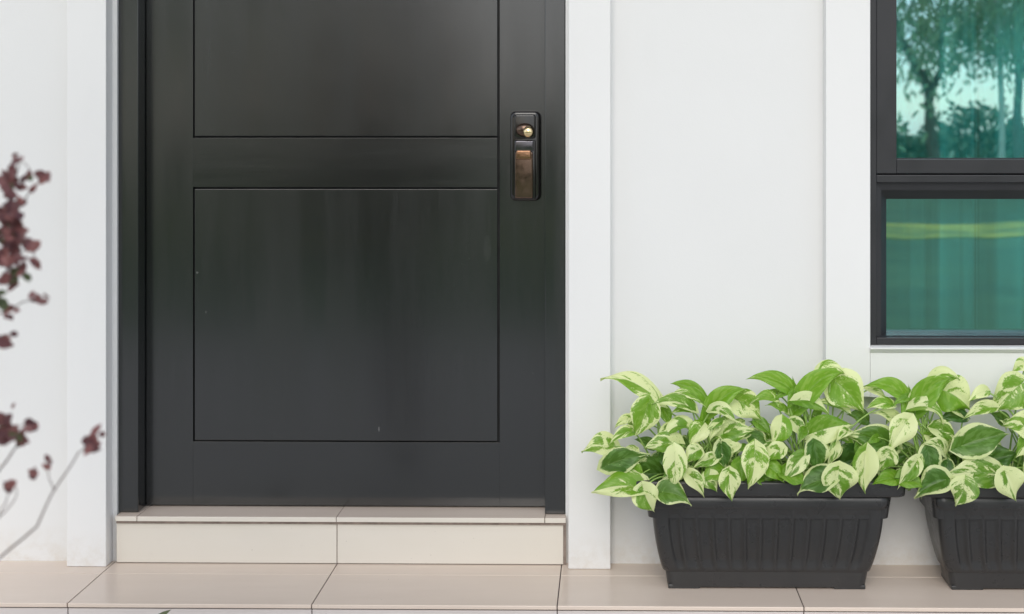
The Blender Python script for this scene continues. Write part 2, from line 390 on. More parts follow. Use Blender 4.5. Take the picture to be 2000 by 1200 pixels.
rbox('lock_plate', 996, 1056, 217, 393, YL-.026, YL+.001, .016, M_black, .009)
rbox('lock_cover', 1004, 1046, 224, 271, YL-.033, YL-.02, .007, M_black, .004)
rbox('lock_cover', 1004, 1046, 274, 390, YL-.034, YL-.02, .004, M_black, .003)
rbox('lock_bezel', 1006, 1042, 275, 296, YL-.038, YL-.03, .003, M_chrome, .003)
rbox('lock_grip', 1005.5, 1041, 297, 388, YL-.040, YL-.03, .004, M_bronze, .004)
rbox('lock_badge', 1008, 1037, 294, 312, YL-.044, YL-.034, .003, M_copper, .003)
def ball(bm, c, rx, ry, rz):
    r = bmesh.ops.create_uvsphere(bm, u_segments=28, v_segments=18, radius=1)
    for v in r['verts']: v.co = Vector((c.x+v.co.x*rx, c.y+v.co.y*ry, c.z+v.co.z*rz))
bm = bmesh.new(); ball(bm, P(1025, 254, YL-.034), .025, .014, .019)
o = obj('lock_rose', bm, M_bronze, None, True); o.parent = door; o.matrix_parent_inverse = Matrix.Translation(Vector((fi0, YL, ZS))).inverted()
bm = bmesh.new(); ball(bm, P(1032, 258, YL-.050), .0150, .013, .0160); 
o = obj('lock_knob', bm, M_brass, None, True); o.parent = door; o.matrix_parent_inverse = Matrix.Translation(Vector((fi0, YL, ZS))).inverted()
# window
win = bpy.data.objects.new('window', None); C.objects.link(win); win.parent = house; win.location = (wl, 0, wz0)
def wobj(name, lst, mats, bev=.0015):
    o = boxes(name, lst, mats, None, bev); o.parent = win
    o.matrix_parent_inverse = Matrix.Translation(Vector((wl, YW, wz0))).inverted(); return o
YA = 3.392
fx = X(1712, YA); zb0 = wz0+.001
ux = X(1752, YA); ub = Z(311, YA, 1850)
t1, t2, t3 = Z(340, YA, 1850), Z(342, YA, 1850), Z(357, YA, 1850)
lt, lb = Z(364, YA, 1850), Z(660, YA, 1850)
xR = wr-.001
wobj('window_frame', [(wl+.001, fx, YA, 3.55, zb0, wz1), (xR-.04, xR, YA, 3.55, zb0, wz1), (fx, xR-.04, YA+.0003, 3.55, wz1-.04, wz1-.0005),
                      (fx, xR-.04, YA+.0003, 3.55, t3, t2), (fx, xR-.04, YA+.0003, 3.55, zb0+.0004, lb)], M_alu, .002)
wobj('upper_sash', [(fx+.0005, ux, YA+.004, 3.53, t1+.0003, wz1-.041), (xR-.08, xR-.0405, YA+.004, 3.53, t1+.0003, wz1-.041),
                    (ux+.0001, xR-.08, YA+.0043, 3.53, t1+.0006, ub)], M_alu, .002)
# lower sash sits deeper, mitred slope round its glass
YG2 = 3.455
gx, gt, gb = X(1727, YG2), Z(388, YG2, 1850), Z(648, YG2, 1850)
bm = bmesh.new()
o4 = [(fx, lb), (xR-.04, lb), (xR-.04, t3), (fx, t3)]; i4 = [(gx, gb), (xR-.075, gb), (xR-.075, gt), (gx, gt)]
rings = [[bm.verts.new((x, y, z)) for x, z in q] for q, y in ((o4, YA+.012), ([((a[0]*.55+b[0]*.45), (a[1]*.55+b[1]*.45)) for a, b in zip(o4, i4)], YA+.016), (i4, YA+.036), (i4, YG2+.03))]
for A, B in zip(rings, rings[1:]):
    for i in range(4): j = (i+1) % 4; bm.faces.new((A[i], A[j], B[j], B[i]))
bmesh.ops.bevel(bm, geom=[e for e in bm.edges if not e.is_boundary], offset=.001, segments=2, affect='EDGES')
o = obj('lower_sash', bm, M_alu, None); o.parent = win; o.matrix_parent_inverse = Matrix.Translation(Vector((wl, YW, wz0))).inverted()
YG1 = 3.425
wobj('gasket', [(ux-.002, ux+.0025, YG1-.004, YG1+.004, ub-.002, wz1-.04), (ux, xR-.08, YG1-.004, YG1+.004, ub-.002, ub+.0025)], M_rub, .0005)
wobj('window_pane', [(ux-.004, xR-.075, YG1, YG1+.006, ub-.004, wz1-.03)], M_glass, 0)
wobj('window_pane', [(gx-.003, xR-.07, YG2, YG2+.006, gb-.003, gt+.003)], M_glass, 0)
# curtain hanging inside
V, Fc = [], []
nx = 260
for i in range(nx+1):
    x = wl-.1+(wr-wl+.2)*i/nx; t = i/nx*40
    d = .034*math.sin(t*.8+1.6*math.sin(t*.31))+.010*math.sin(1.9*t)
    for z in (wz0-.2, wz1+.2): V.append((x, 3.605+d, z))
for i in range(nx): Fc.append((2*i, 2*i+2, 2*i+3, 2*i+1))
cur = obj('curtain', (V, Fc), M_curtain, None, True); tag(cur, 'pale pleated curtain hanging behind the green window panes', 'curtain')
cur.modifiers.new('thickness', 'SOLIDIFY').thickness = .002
# ------------------------------------------------------------------ planters
def rr(hx, hy, r, n=5):                 # rounded rectangle outline with extra points on the long sides
    pts = []
    for sx, sy, s in ((1, -1, -1), (1, 1, 0), (-1, 1, 1), (-1, -1, 2)):
        for i in range(n+1):
            t = PI/2*(s+i/n); pts.append((sx*(hx-r)+r*math.cos(t), sy*(hy-r)+r*math.sin(t)))
    out = []
    for i, p in enumerate(pts):
        q = pts[(i+1) % len(pts)]; out.append(p)
        d = math.hypot(q[0]-p[0], q[1]-p[1])
        if d > .05:
            m = int(d/.0028) if d > .3 else 10
            for k in range(1, m): out.append((p[0]+(q[0]-p[0])*k/m, p[1]+(q[1]-p[1])*k/m))
    return out
def loft(bm, levels, flute=None, cap0=False, cap1=False):
    base = rr(*levels[0][:3]); rings = []
    for hx, hy, r, z in levels:
        ring = []
        for (x, y), (bx, by) in zip(rr_match(hx, hy, r, base, levels[0]), base):
            if flute: x, y = flute(x, y, hx, hy, z)
            ring.append(bm.verts.new((x, y, z)))
        rings.append(ring)
    for A, B in zip(rings, rings[1:]):
        for i in range(len(A)): j = (i+1) % len(A); bm.faces.new((A[i], A[j], B[j], B[i]))
    if cap0: bm.faces.new(list(reversed(rings[0])))
    if cap1: bm.faces.new(rings[-1])
    bmesh.ops.recalc_face_normals(bm, faces=bm.faces)
def rr_match(hx, hy, r, base, l0):
    bx, by, br = l0[:3]; out = []
    for x, y in base:
        def m(v, bh, h):
            s = 1 if v >= 0 else -1; a = abs(v)
            if a > bh-br: return s*((h-r)+(a-(bh-br))*r/br)
            return v*(h-r)/(bh-br)
        out.append((m(x, bx, hx), m(y, by, hy)))
    return out
def flute(x, y, hx, hy, z):
    if abs(y) > hy-.004 and abs(x) < hx-.035:
        top = min(1, max(0, (.205-z)/.012)); bot = min(1, max(0, (z-.056)/.012)); e = min(1, (hx-.035-abs(x))/.008)
        ph = x/hx*.289/.0400
        w = ph-math.floor(ph)
        d = .0098*(1-max(0, (abs(2*((w+.5) % 1)-1)-.4)/.6)**1.5)   # shallow concave flutes with a soft crest
        y -= math.copysign(d*top*bot*e, y)
    return x, y
M_PL = M_plastic
def make_planter(loc, label):
    t = thing('planter', label, 'planter', (0, 0, 0), 'dark plastic window box planters')
    bm = bmesh.new(); lv = []
    for i in range(15):
        s = i/14; z = .047+(.216-.047)*s
        k = math.sin(PI/2*min(1, s*1.0))**.85
        lv.append((.262+(.289-.262)*k, .058+(.094-.058)*(.6*k+.4*s), .022, z))
    lv = [(.256, .055, .02, .0445)] + lv + [(.290, .0955, .022, .2185)]
    loft(bm, lv, flute); obj('body', bm, M_PL, t, True)
    bm = bmesh.new()
    loft(bm, [(.296, .0965, .022, .2165), (.298, .0985, .022, .219), (.2995, .1, .022, .226), (.302, .103, .022, .2535), (.29, .09, .02, .2535)])
    obj('collar', bm, M_PL, t, True)
    bm = bmesh.new()
    loft(bm, [(.30, .10, .02, .2505), (.333, .111, .02, .2505), (.336, .1135, .02, .2525), (.337, .1145, .02, .257), (.3385, .1155, .02, .283), (.3375, .1145, .02, .2865), (.334, .112, .02, .288),
              (.318, .100, .02, .288), (.314, .096, .02, .286), (.30, .088, .02, .19)])
    obj('rim', bm, M_PL, t, True)
    bm = bmesh.new()
    loft(bm, [(.2485, .0495, .018, .005), (.2495, .0505, .018, .0062), (.2560, .0560, .018, .046)], None, True)
    for sx in (-1, 1):
        x0, x1 = sorted((sx*.2488, sx*.168))
        box(bm, x0, x1, -.0502, .0502, .0003, .0110, .0025)
    obj('base', bm, M_PL, t)
    # soil
    V, Fc = [], []; n = 40
    for i in range(n+1):
        for j in range(13):
            V.append((-.302+.604*i/n, -.089+.178*j/12, .243+random.uniform(-.005, .006)))
    for i in range(n):
        for j in range(12): a = i*13+j; Fc.append((a, a+13, a+14, a+1))
    obj('soil', (V, Fc), M_soil, t)
    t.location = loc
    return t
YP = 3.276
p1 = make_planter((0, 0, 0), 'long dark grey planter box standing whole between the door trim and the window')
p1.location = ((X(1303, 3.225)+X(1693, 3.225))/2, YP, 0)
def dup(root, loc, label):
    r = root.copy(); C.objects.link(r); r.location = loc; r['label'] = label
    for ch in root.children:
        c = ch.copy(); C.objects.link(c); c.parent = r
    return r
dx = X(1851, 3.225)-X(1303, 3.225)+.007
p2 = dup(p1, (p1.location.x+dx, YP, 0), 'long dark grey planter box under the window, cut off by the right edge')
# ------------------------------------------------------------------ pothos
def make_leaf(D, A, B, width, bend, roll, seed, level, margin, light, fold=.28, droop=.0):
    """A: stalk end, B: tip, bend: sideways arch vector, roll: turn of the face away from the camera towards up"""
    nl, nw = 14, 5
    ax = (B-A); Ln = ax.length; ax.normalize()
    cam_d = Vector((0, -1, 0)); up = Vector((0, 0, 1))
    N = cam_d*math.cos(roll)+up*math.sin(roll)
    N = (N-ax*N.dot(ax))
    if N.length < .1: N = up-ax*up.dot(ax)
    N.normalize()
    mid = (A+B)/2+bend+N*droop
    V, Fc, UV = D['V'], D['F'], D['UV']; b0 = len(V)
    curl = random.uniform(-.15, .5); ph = seed*40; wv = random.uniform(.5, 1.4)
    for i in range(nl+1):
        s = i/nl
        p = A*(1-s)**2+mid*2*s*(1-s)+B*s*s
        t = (mid-A)*(1-s)+(B-mid)*s
        if s > .7: p = p-N*(curl*Ln*(s-.7)**2*4)
        t.normalize()
        Nn = (N-t*N.dot(t)).normalized(); S = t.cross(Nn)
        prof = (s**.48)*((1-s)**1.22)*(1+.25*math.sin(PI*min(1, s*1.4)))
        hw = width*.63*prof/.62
        if s > .86: hw *= 1-.5*(s-.86)/.14
        for j in range(-nw, nw+1):
            u = j/nw
            lobe = -.30*Ln*(abs(u)**1.7)*((1-s)**5)
            wave = .075*width*math.sin(s*7*wv+ph+(1.5 if u > 0 else 0))*abs(u)**2
            h = abs(u)*hw*fold*(1-.45*abs(u))*2 + wave - .12*width*u*u*s
            q = p+S*(u*hw*(1-.06*fold))+Nn*h+t*lobe
            V.append(q); UV.append((u*.5+.5, s))
            D['at'].append((seed, level, margin, light))
    w = 2*nw+1
    for i in range(nl):
        for j in range(w-1):
            a = b0+i*w+j; Fc.append((a, a+1, a+w+1, a+w))
KINDS = {  # level (cream share), margin, lightness
 'g': (.22, .10, .95), 'G': (.18, .25, .15), 'v': (.475, .08, .85), 'c': (.575, .0, 1.0), 'd': (.25, .42, .30), 's': (.52, .10, .7), 'p': (.40, .1, 1.0)}
# stalk-end px, tip px, width px, arch px (up positive), face turned up (deg), kind, distance forward of the planter middle (cm)
LV = [
(1280,776,1175,735,40,15,45,'c',3),(1266,788,1239,855,64,3,10,'v',6),(1231,816,1199,838,20,5,30,'c',1),(1236,843,1189,868,24,6,40,'v',5),
(1197,872,1135,882,46,5,35,'v',4),(1188,908,1270,890,56,6,8,'d',9),(1290,925,1208,925,76,0,15,'G',5),(1250,952,1154,964,56,8,40,'v',11),
(1256,955,1279,1002,58,4,20,'s',13),(1318,884,1314,958,52,2,5,'c',12),(1364,880,1337,908,34,4,25,'v',10),(1320,866,1256,876,46,5,25,'v',8),
(1274,872,1238,858,24,3,20,'G',2),(1342,834,1293,862,28,12,50,'v',7),(1370,775,1309,750,30,12,25,'g',0),(1375,788,1310,770,28,12,45,'p',4),
(1348,797,1273,789,34,10,50,'v',6),(1388,803,1458,761,42,16,30,'g',5),(1440,782,1490,824,60,5,15,'v',3),(1512,778,1463,786,22,5,40,'p',5),
(1370,834,1346,876,44,4,15,'c',8),(1350,799,1311,806,22,4,40,'p',5),(1377,838,1373,790,24,0,10,'g',4),(1392,800,1441,829,28,10,45,'v',7),
(1412,848,1475,840,46,4,25,'v',6),(1492,838,1462,824,28,4,20,'G',1),(1527,824,1505,875,46,5,15,'c',8),(1466,848,1503,876,38,0,15,'d',4),
(1408,870,1419,919,42,0,10,'d',9),(1428,884,1404,866,26,10,30,'s',8),(1474,880,1462,957,60,4,5,'c',13),(1526,878,1492,905,36,6,25,'v',11),
(1398,893,1352,916,28,3,25,'s',10),(1346,928,1377,972,34,5,20,'s',11),(1294,962,1352,986,48,8,50,'d',13),(1424,926,1431,981,44,3,20,'v',14),
(1408,920,1366,942,38,3,40,'g',10),(1330,915,1290,940,40,2,20,'v',8),(1300,890,1335,925,40,2,20,'G',6),(1240,880,1215,905,30,2,30,'v',3),
(1568,892,1529,942,38,2,30,'s',12),(1622,932,1556,959,52,4,48,'d',13),(1532,925,1585,945,40,4,50,'g',12),(1500,912,1532,944,34,2,40,'g',11),(1638,918,1643,979,70,4,25,'s',14),
(1690,886,1690,965,56,4,5,'c',13),(1738,886,1716,924,44,4,20,'v',11),(1752,935,1702,945,34,2,45,'g',10),(1590,868,1601,927,52,0,8,'d',10),
(1632,868,1614,914,24,3,15,'s',8),(1642,905,1722,885,80,0,15,'G',3),(1790,902,1753,957,36,2,25,'s',12),(1846,938,1784,971,52,4,48,'d',13),(1762,935,1810,955,40,4,50,'g',12),
(1812,880,1822,941,50,0,8,'d',10),(1548,764,1460,739,36,16,35,'g',4),(1549,766,1549,738,17,0,10,'g',2),(1560,792,1650,729,50,24,25,'g',5),
(1598,730,1652,729,30,14,35,'c',3),(1632,746,1690,809,86,6,12,'v',3),(1552,764,1508,782,18,4,50,'g',4),(1552,764,1536,803,24,2,20,'g',5),
(1533,806,1497,790,20,5,40,'p',4),(1525,774,1500,762,12,4,40,'g',2),(1551,784,1547,817,20,0,20,'p',3),(1562,782,1627,815,32,12,45,'v',7),
(1648,800,1594,784,26,7,40,'v',3),(1588,846,1669,830,58,5,20,'v',7),(1692,820,1655,810,32,5,20,'G',1),(1738,868,1652,850,64,6,15,'d',5),
(1770,776,1686,754,36,14,35,'g',4),(1774,776,1775,752,15,0,10,'g',2),(1698,760,1736,786,18,5,35,'c',2),(1739,790,1690,798,26,5,40,'p',5),
(1778,776,1740,796,16,4,40,'g',5),(1776,778,1760,812,24,0,20,'g',4),(1771,824,1736,885,56,5,12,'c',9),(1612,884,1574,864,28,13,30,'s',8),
(1550,824,1573,862,30,4,25,'s',6),(1603,829,1587,812,20,2,15,'p',1),(1567,832,1570,803,12,0,10,'G',3),(1757,823,1703,806,28,6,35,'s',3),
(1786,802,1862,742,52,24,25,'g',5),(1822,742,1876,741,30,14,35,'c',3),(1846,764,1898,802,84,6,12,'v',3),(1992,752,1937,809,84,6,12,'v',5),
(2004,712,1976,730,30,6,30,'c',2),(1926,764,1890,786,26,5,30,'c',6),(1786,796,1849,822,32,12,45,'v',7),(1876,806,1820,794,26,7,40,'v',3),
(1936,796,1880,820,28,8,35,'v',6),(1881,815,1829,823,30,6,25,'G',3),(1826,838,1874,866,38,5,25,'s',6),(1816,852,1863,861,38,-2,25,'v',5),
(1880,870,1975,848,72,5,10,'d',9),(1905,905,1990,885,86,0,15,'G',5),(2016,838,1958,830,60,5,20,'v',8),(1965,825,1935,808,30,4,20,'G',2),
(1844,884,1801,870,30,12,30,'s',8),(1946,926,1840,931,62,6,35,'v',10),(1884,942,1866,990,60,4,20,'s',14),(1964,926,1987,980,62,4,20,'s',14),
(1905,890,1880,930,44,3,20,'v',7),(1850,905,1845,950,34,0,15,'d',8),(2030,900,1996,940,50,3,20,'c',11),(2010,860,1985,895,44,3,20,'v',9),
(2040,760,2060,815,70,5,15,'v',4),(2060,800,2110,770,44,12,30,'g',4),(2070,860,2100,905,50,5,15,'c',8),(2050,925,2060,980,60,3,25,'s',13),
(2120,780,2170,820,60,5,20,'v',3),(2130,880,2160,930,54,3,20,'d',9),(2110,930,2130,985,60,3,25,'v',13),(2180,850,2240,870,56,5,20,'v',6),
(2200,910,2240,960,56,3,20,'s',11),(2160,760,2100,745,36,14,35,'g',3),(2230,800,2270,840,46,5,20,'v',3),
(1445,905,1450,950,44,0,20,'g',9),(1380,930,1402,962,40,2,35,'v',11),(1486,930,1505,955,36,2,40,'g',9),(1225,915,1262,948,44,2,20,'v',8),
(1660,930,1612,948,40,2,40,'v',10),(1600,800,1580,835,18,3,20,'g',1),(1420,820,1400,845,22,3,20,'p',1),(1298,800,1312,835,24,2,20,'g',2),
]
plants = [
 (1372, 'pothos_plant', 'variegated pothos at the left end of the whole planter, leaves reaching the door trim', 1465, p1),
 (1592, 'pothos_plant', 'variegated pothos filling the right half of the whole planter near the window corner', 1748, p1),
 (1822, 'pothos_plant', 'variegated pothos at the left end of the cut off planter under the window', 1903, p2),
 (2010, 'pothos_plant', 'variegated pothos in the cut off planter, itself cut by the right edge', 9999, p2)]
data = [dict(V=[], F=[], UV=[], at=[], SV=[], SF=[]) for _ in plants]
def petiole(D, root, A, tipdir, r=.0021):
    k = Vector((random.uniform(-.012, .012), random.uniform(-.008, .008), 0))
    m = root.lerp(A, .55)+Vector((0, 0, .25*(A-root).length))+k
    if A.z < root.z+.05: m.z = max(A.z, root.z)+.05
    pts = bez(root, m, A, 8)
    tube(D['SV'], D['SF'], pts, [r*1.35-(r*.45)*i/8 for i in range(9)], 6)
def which(px):
    for i, p in enumerate(plants):
        if px < p[3]: return i
for (bx, by, tx, ty, w, ar, roll, kd, fwd) in LV:
    i = which(bx); D = data[i]
    Y = YP-fwd*.0100
    tipf = random.uniform(.004, .022)
    A = P(bx, by, Y); B = P(tx, ty, Y-tipf)
    s = Y/F
    perp = Vector((0, 0, 1)) if abs(tx-bx) > .5*abs(ty-by) else Vector((1 if tx < bx else -1, 0, 0))
    lev, mar, lig = KINDS[kd]
    r = math.radians(roll+random.uniform(-8, 8))
    make_leaf(D, A, B, w*s/max(.6, math.cos(r*.8))*1.04, perp*ar*s*1.6, r, random.random(), lev+random.uniform(-.03, .03), mar+random.uniform(-.03, .03),
              min(1, max(0, lig+random.uniform(-.18, .1))), random.uniform(.22, .6), random.uniform(.0, .014))
    rx = plants[i][0]+random.uniform(-60, 60)*.9
    if i == 0 and bx < 1290: rx = 1310+random.uniform(-25, 40)
    root = P(rx, 960, YP-.0); root.z = .245; root.y = YP+random.uniform(-.05, .03)
    petiole(D, root, A, B-A)
# leaves deeper in the bushes: darkened greens stand for the shade between the big ones
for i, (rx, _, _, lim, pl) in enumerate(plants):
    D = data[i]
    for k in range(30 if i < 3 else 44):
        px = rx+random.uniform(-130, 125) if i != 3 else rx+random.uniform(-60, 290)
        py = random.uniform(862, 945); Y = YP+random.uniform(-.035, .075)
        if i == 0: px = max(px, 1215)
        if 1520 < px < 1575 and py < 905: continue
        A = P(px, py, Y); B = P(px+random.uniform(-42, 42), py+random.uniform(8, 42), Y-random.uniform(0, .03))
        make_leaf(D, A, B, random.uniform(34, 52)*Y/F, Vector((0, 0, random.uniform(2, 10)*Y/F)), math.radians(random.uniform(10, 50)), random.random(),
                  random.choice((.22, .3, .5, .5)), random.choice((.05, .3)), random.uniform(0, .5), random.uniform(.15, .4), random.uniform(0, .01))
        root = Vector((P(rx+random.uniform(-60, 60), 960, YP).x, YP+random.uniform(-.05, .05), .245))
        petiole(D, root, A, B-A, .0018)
for i, (rx, _, _, lim, pl) in enumerate(plants):      # small pointed leaves between the big ones
    D = data[i]
    for k in range(26 if i < 3 else 40):
        px = rx+random.uniform(-135, 125) if i != 3 else rx+random.uniform(-60, 290)
        if i == 0: px = max(px, 1225)
        py = random.uniform(812, 935); Y = YP-random.uniform(-.02, .085)
        if 1520 < px < 1570 and py < 900: continue
        dxx = random.uniform(-34, 34)
        A = P(px, py, Y); B = P(px+dxx, py+random.uniform(14, 40), Y-random.uniform(.005, .03))
        make_leaf(D, A, B, random.uniform(18, 30)*Y/F, Vector((0, 0, random.uniform(1, 8)*Y/F)), math.radians(random.uniform(5, 50)), random.random(),
                  random.choice((.25, .42, .5, .56)), random.choice((.05, .1, .3)), random.uniform(.4, 1), random.uniform(.3, .7), random.uniform(0, .01))
        root = Vector((P(rx+random.uniform(-60, 60), 960, YP).x, YP+random.uniform(-.05, .05), .245))
        petiole(D, root, A, B-A, .0017)
# thick main stems seen in the photograph
for i, pts in ((1, [(1583,940),(1572,890),(1556,840),(1542,795),(1551,764)]), (1, [(1572,940),(1560,850),(1553,790),(1549,764)]), (1, [(1592,940),(1585,880),(1581,830),(1584,795)]),
               (1, [(1605,940),(1578,860),(1572,800),(1566,782)]), (0, [(1398,930),(1388,880),(1378,830),(1376,790)]), (0, [(1412,930),(1404,860),(1404,820),(1409,806)]),
               (2, [(1800,940),(1792,880),(1780,840),(1768,800),(1775,776)]), (2, [(1812,930),(1805,850),(1799,800),(1788,790)]), (2, [(1820,930),(1808,860),(1806,820),(1812,806)]),
               (0, [(1325,880),(1329,850),(1327,830)]), (1, [(1615,930),(1617,800),(1621,750)])):
    q = [P(x, y, YP-.045) for x, y in pts]; n = len(q)
    tube(data[i]['SV'], data[i]['SF'], q, [.0038-.0016*j/(n-1) for j in range(n)], 8)
for (rx, nm, lab, lim, pl), D in zip(plants, data):
    base = Vector((P(rx, 960, YP).x, YP, .245))
    t = thing(nm, lab, 'plant', base, 'variegated pothos plants in the dark planters')
    o = obj('foliage', (D['V'], D['F']), M_pothos, t, True); me = o.data
    uvl = me.uv_layers.new(name='leaf')
    for lp in me.loops: uvl.data[lp.index].uv = D['UV'][lp.vertex_index]
    for ai, an in enumerate(('seed', 'level', 'margin', 'lightness')):
        a = me.attributes.new(an, 'FLOAT', 'POINT')
        a.data.foreach_set('value', [x[ai] for x in D['at']])
    obj('stems', (D['SV'], D['SF']), M_petiole, t, True)
# ------------------------------------------------------------------ maroon shrub in the left foreground
def small_leaf(V, Fc, A, d, n, L_, w):
    d = d.normalized(); n = (n-d*n.dot(d)).normalized(); s = d.cross(n); b = len(V); rows = [(0, .0), (.18, .75), (.42, 1), (.7, .72), (1, 0)]
    for t, ww in rows:
        c = A+d*L_*t+n*(-.16*L_*t*t)
        if ww == 0: V.append(c)
        else: V += [c-s*w/2*ww+n*.10*w, c, c+s*w/2*ww+n*.10*w]
    Fc += [(b, b+1, b+2), (b, b+2, b+3)]
    for k in (1, 4): Fc += [(b+k, b+k+3, b+k+4, b+k+1), (b+k+1, b+k+4, b+k+5, b+k+2)]
    Fc += [(b+7, b+10, b+8), (b+8, b+10, b+9)]
YB = 1.5
sh = thing('shrub', 'blurred maroon leaved shrub with thin twigs in the left foreground', 'shrub', (-.86, 1.5, GR))
SV, SF, RV, RF, GV, GF = [], [], [], [], [], []
rnd = random.Random(21)
def rv(s=1.0): return Vector((rnd.uniform(-1, 1), rnd.uniform(-1, 1), rnd.uniform(-1, 1)))*s
def twig(pts, r0=.0022, r1=.0008, Y=YB):
    q = [P(x, y, Y+dy) if len(p) else None for p in pts for x, y, dy in [p if len(p) == 3 else (*p, 0)]]
    fine = []
    for a, b in zip(q, q[1:]):
        for k in range(3): fine.append(a.lerp(b, k/3)+rv(.0010))
    fine.append(q[-1]); n = len(fine)
    tube(SV, SF, fine, [.72*(r0+(r1-r0)*i/(n-1)) for i in range(n)], 6)
twig([(-60,1130),(0,1090),(70,1030),(105,960),(155,885),(172,868)], .0020, .0009)
twig([(108,960),(96,935),(92,905)], .0011, .0006)
twig([(-30,945),(0,918),(40,860),(42,838)], .0018, .001)
twig([(-50,1050),(0,1008),(32,975),(30,940)], .0012, .0006)
twig([(-60,1060),(0,1002),(14,972),(18,955)], .0012, .0006)
twig([(-60,640),(0,612),(45,590),(80,585)], .0015, .0007)
twig([(-80,520),(-20,450),(20,400),(40,310)], .0026, .001)
twig([(40,400),(62,372),(88,345)], .0013, .0007); twig([(20,400),(10,350),(35,308),(60,335)], .0011, .0006)
twig([(-40,520),(20,500),(60,484),(72,512)], .0015, .0007); twig([(-60,600),(-10,555),(30,530),(50,545)], .0016, .0008)
twig([(-30,850),(10,835),(55,828)], .0014, .0007); twig([(-20,660),(8,655),(25,652)], .001, .0006)
def cl(px, py, n, sp, L_, mats='m', dy=0.0):
    for k in range(int(n*1.35+.5)):
        x, y = px+rnd.gauss(0, sp), py+rnd.gauss(0, sp)
        A = P(x, y, YB+dy+rnd.uniform(-.03, .03)); d = rv(); d.y *= .6; nn = Vector((rnd.uniform(-.8, .8), -1, rnd.uniform(-.3, 1)))
        v, f = (GV, GF) if (mats == 'g' or (mats == 'b' and rnd.random() < .65)) else (RV, RF)
        l = L_*rnd.uniform(.65, 1.1)*YB/F
        small_leaf(v, f, A-d.normalized()*l*.5, d, nn, l, l*rnd.uniform(.5, .68))
for a in [(15,430,10,14,34),(25,465,8,12,32),(12,500,8,12,34),(20,385,6,10,30),(10,835,5,9,32),(38,306,2,5,24),(85,347,4,4,30),(62,370,3,3,24),(28,330,3,6,28),(58,345,2,4,26),(14,352,5,8,28),(34,366,4,6,26),(40,395,5,7,26),(12,410,8,11,28),(38,425,8,9,28),
          (10,450,9,11,28),(42,455,5,6,26),(60,484,4,4,30),(70,513,4,4,26),(22,485,9,11,28),(5,500,8,10,28),(30,520,7,10,28),(84,584,3,5,26),(70,583,2,4,22),(14,612,4,7,24),(30,608,2,4,22),
          (8,668,3,4,34),(26,655,1,3,22),(10,820,6,9,28),(58,828,4,5,32),(30,850,5,9,30),(70,832,2,4,24),(190,852,2,5,30),(178,876,5,6,34),(168,862,3,5,28),(196,872,2,3,26),
          (66,925,2,3,22),(92,904,2,4,20),(18,950,3,4,34)]:
    cl(*a)
for a in [(15,545,12,10,32),(42,540,4,7,26),(-5,575,8,10,30),(5,850,8,10,32),(40,865,3,5,28),(8,470,7,12,30),(55,345,1,3,24),(15,360,3,9,28),(10,700,0,8,26)]: cl(*a, mats='b')
for k in range(2600):    # unseen tall bulk, added left of the picture to shade wall and door
    cl(rnd.uniform(-1500, -75), rnd.uniform(-2300, 1250), 2, 12, 48, 'b', rnd.uniform(-.38, .15))
root = Vector((-.86, 1.5, GR))
for (x, y) in ((-60,1130),(-30,945),(-60,1060),(-60,640),(-80,520),(-60,600),(-200,500),(-300,450),(-260,800),(-350,700),(-300,-600),(-700,-900),(-450,-1700),(-900,-1500),(-1000,0),(-800,-2000),(-200,-1300)):
    e = P(x, y, YB); m = root.lerp(e, .5)+Vector((-.05, 0, .08))
    tube(SV, SF, bez(root, m, e, 8), [.006-.0038*i/8 for i in range(9)], 7)
obj('twigs', (SV, SF), M_twig, sh, True); obj('foliage', (RV, RF), [M_maroon], sh, True)
o = obj('foliage', (GV, GF), [M_darkleaf], sh, True); o['label'] = 'darker green older leaves'
# small plant in front of the porch whose top leaf just enters the picture
V, Fc = [], []; b0 = P(318, 1320, 2.95); b0.z = GR
tips = [P(330, 1190, 2.95), P(300, 1226, 2.93), P(345, 1232, 2.97), P(290, 1260, 2.9), P(360, 1268, 2.98), P(318, 1240, 2.9)]
hp = thing('ground_plant', 'dark green leaf tip of a small plant below the porch edge', 'plant', b0)
V2, F2 = [], []
for t_ in tips:
    s_ = t_-Vector((rnd.uniform(-.01, .03)+.02, 0, .035)); tube(V2, F2, bez(b0, b0.lerp(s_, .5)+Vector((0, 0, .05)), s_, 6), [.003-.0003*i for i in range(7)], 6)
    small_leaf(V, Fc, s_, t_-s_, Vector((-.5, -1, .4)), (t_-s_).length, .016)
obj('leaves', (V, Fc), M_darkleaf, hp, True); obj('stem', (V2, F2), M_twig, hp, True)
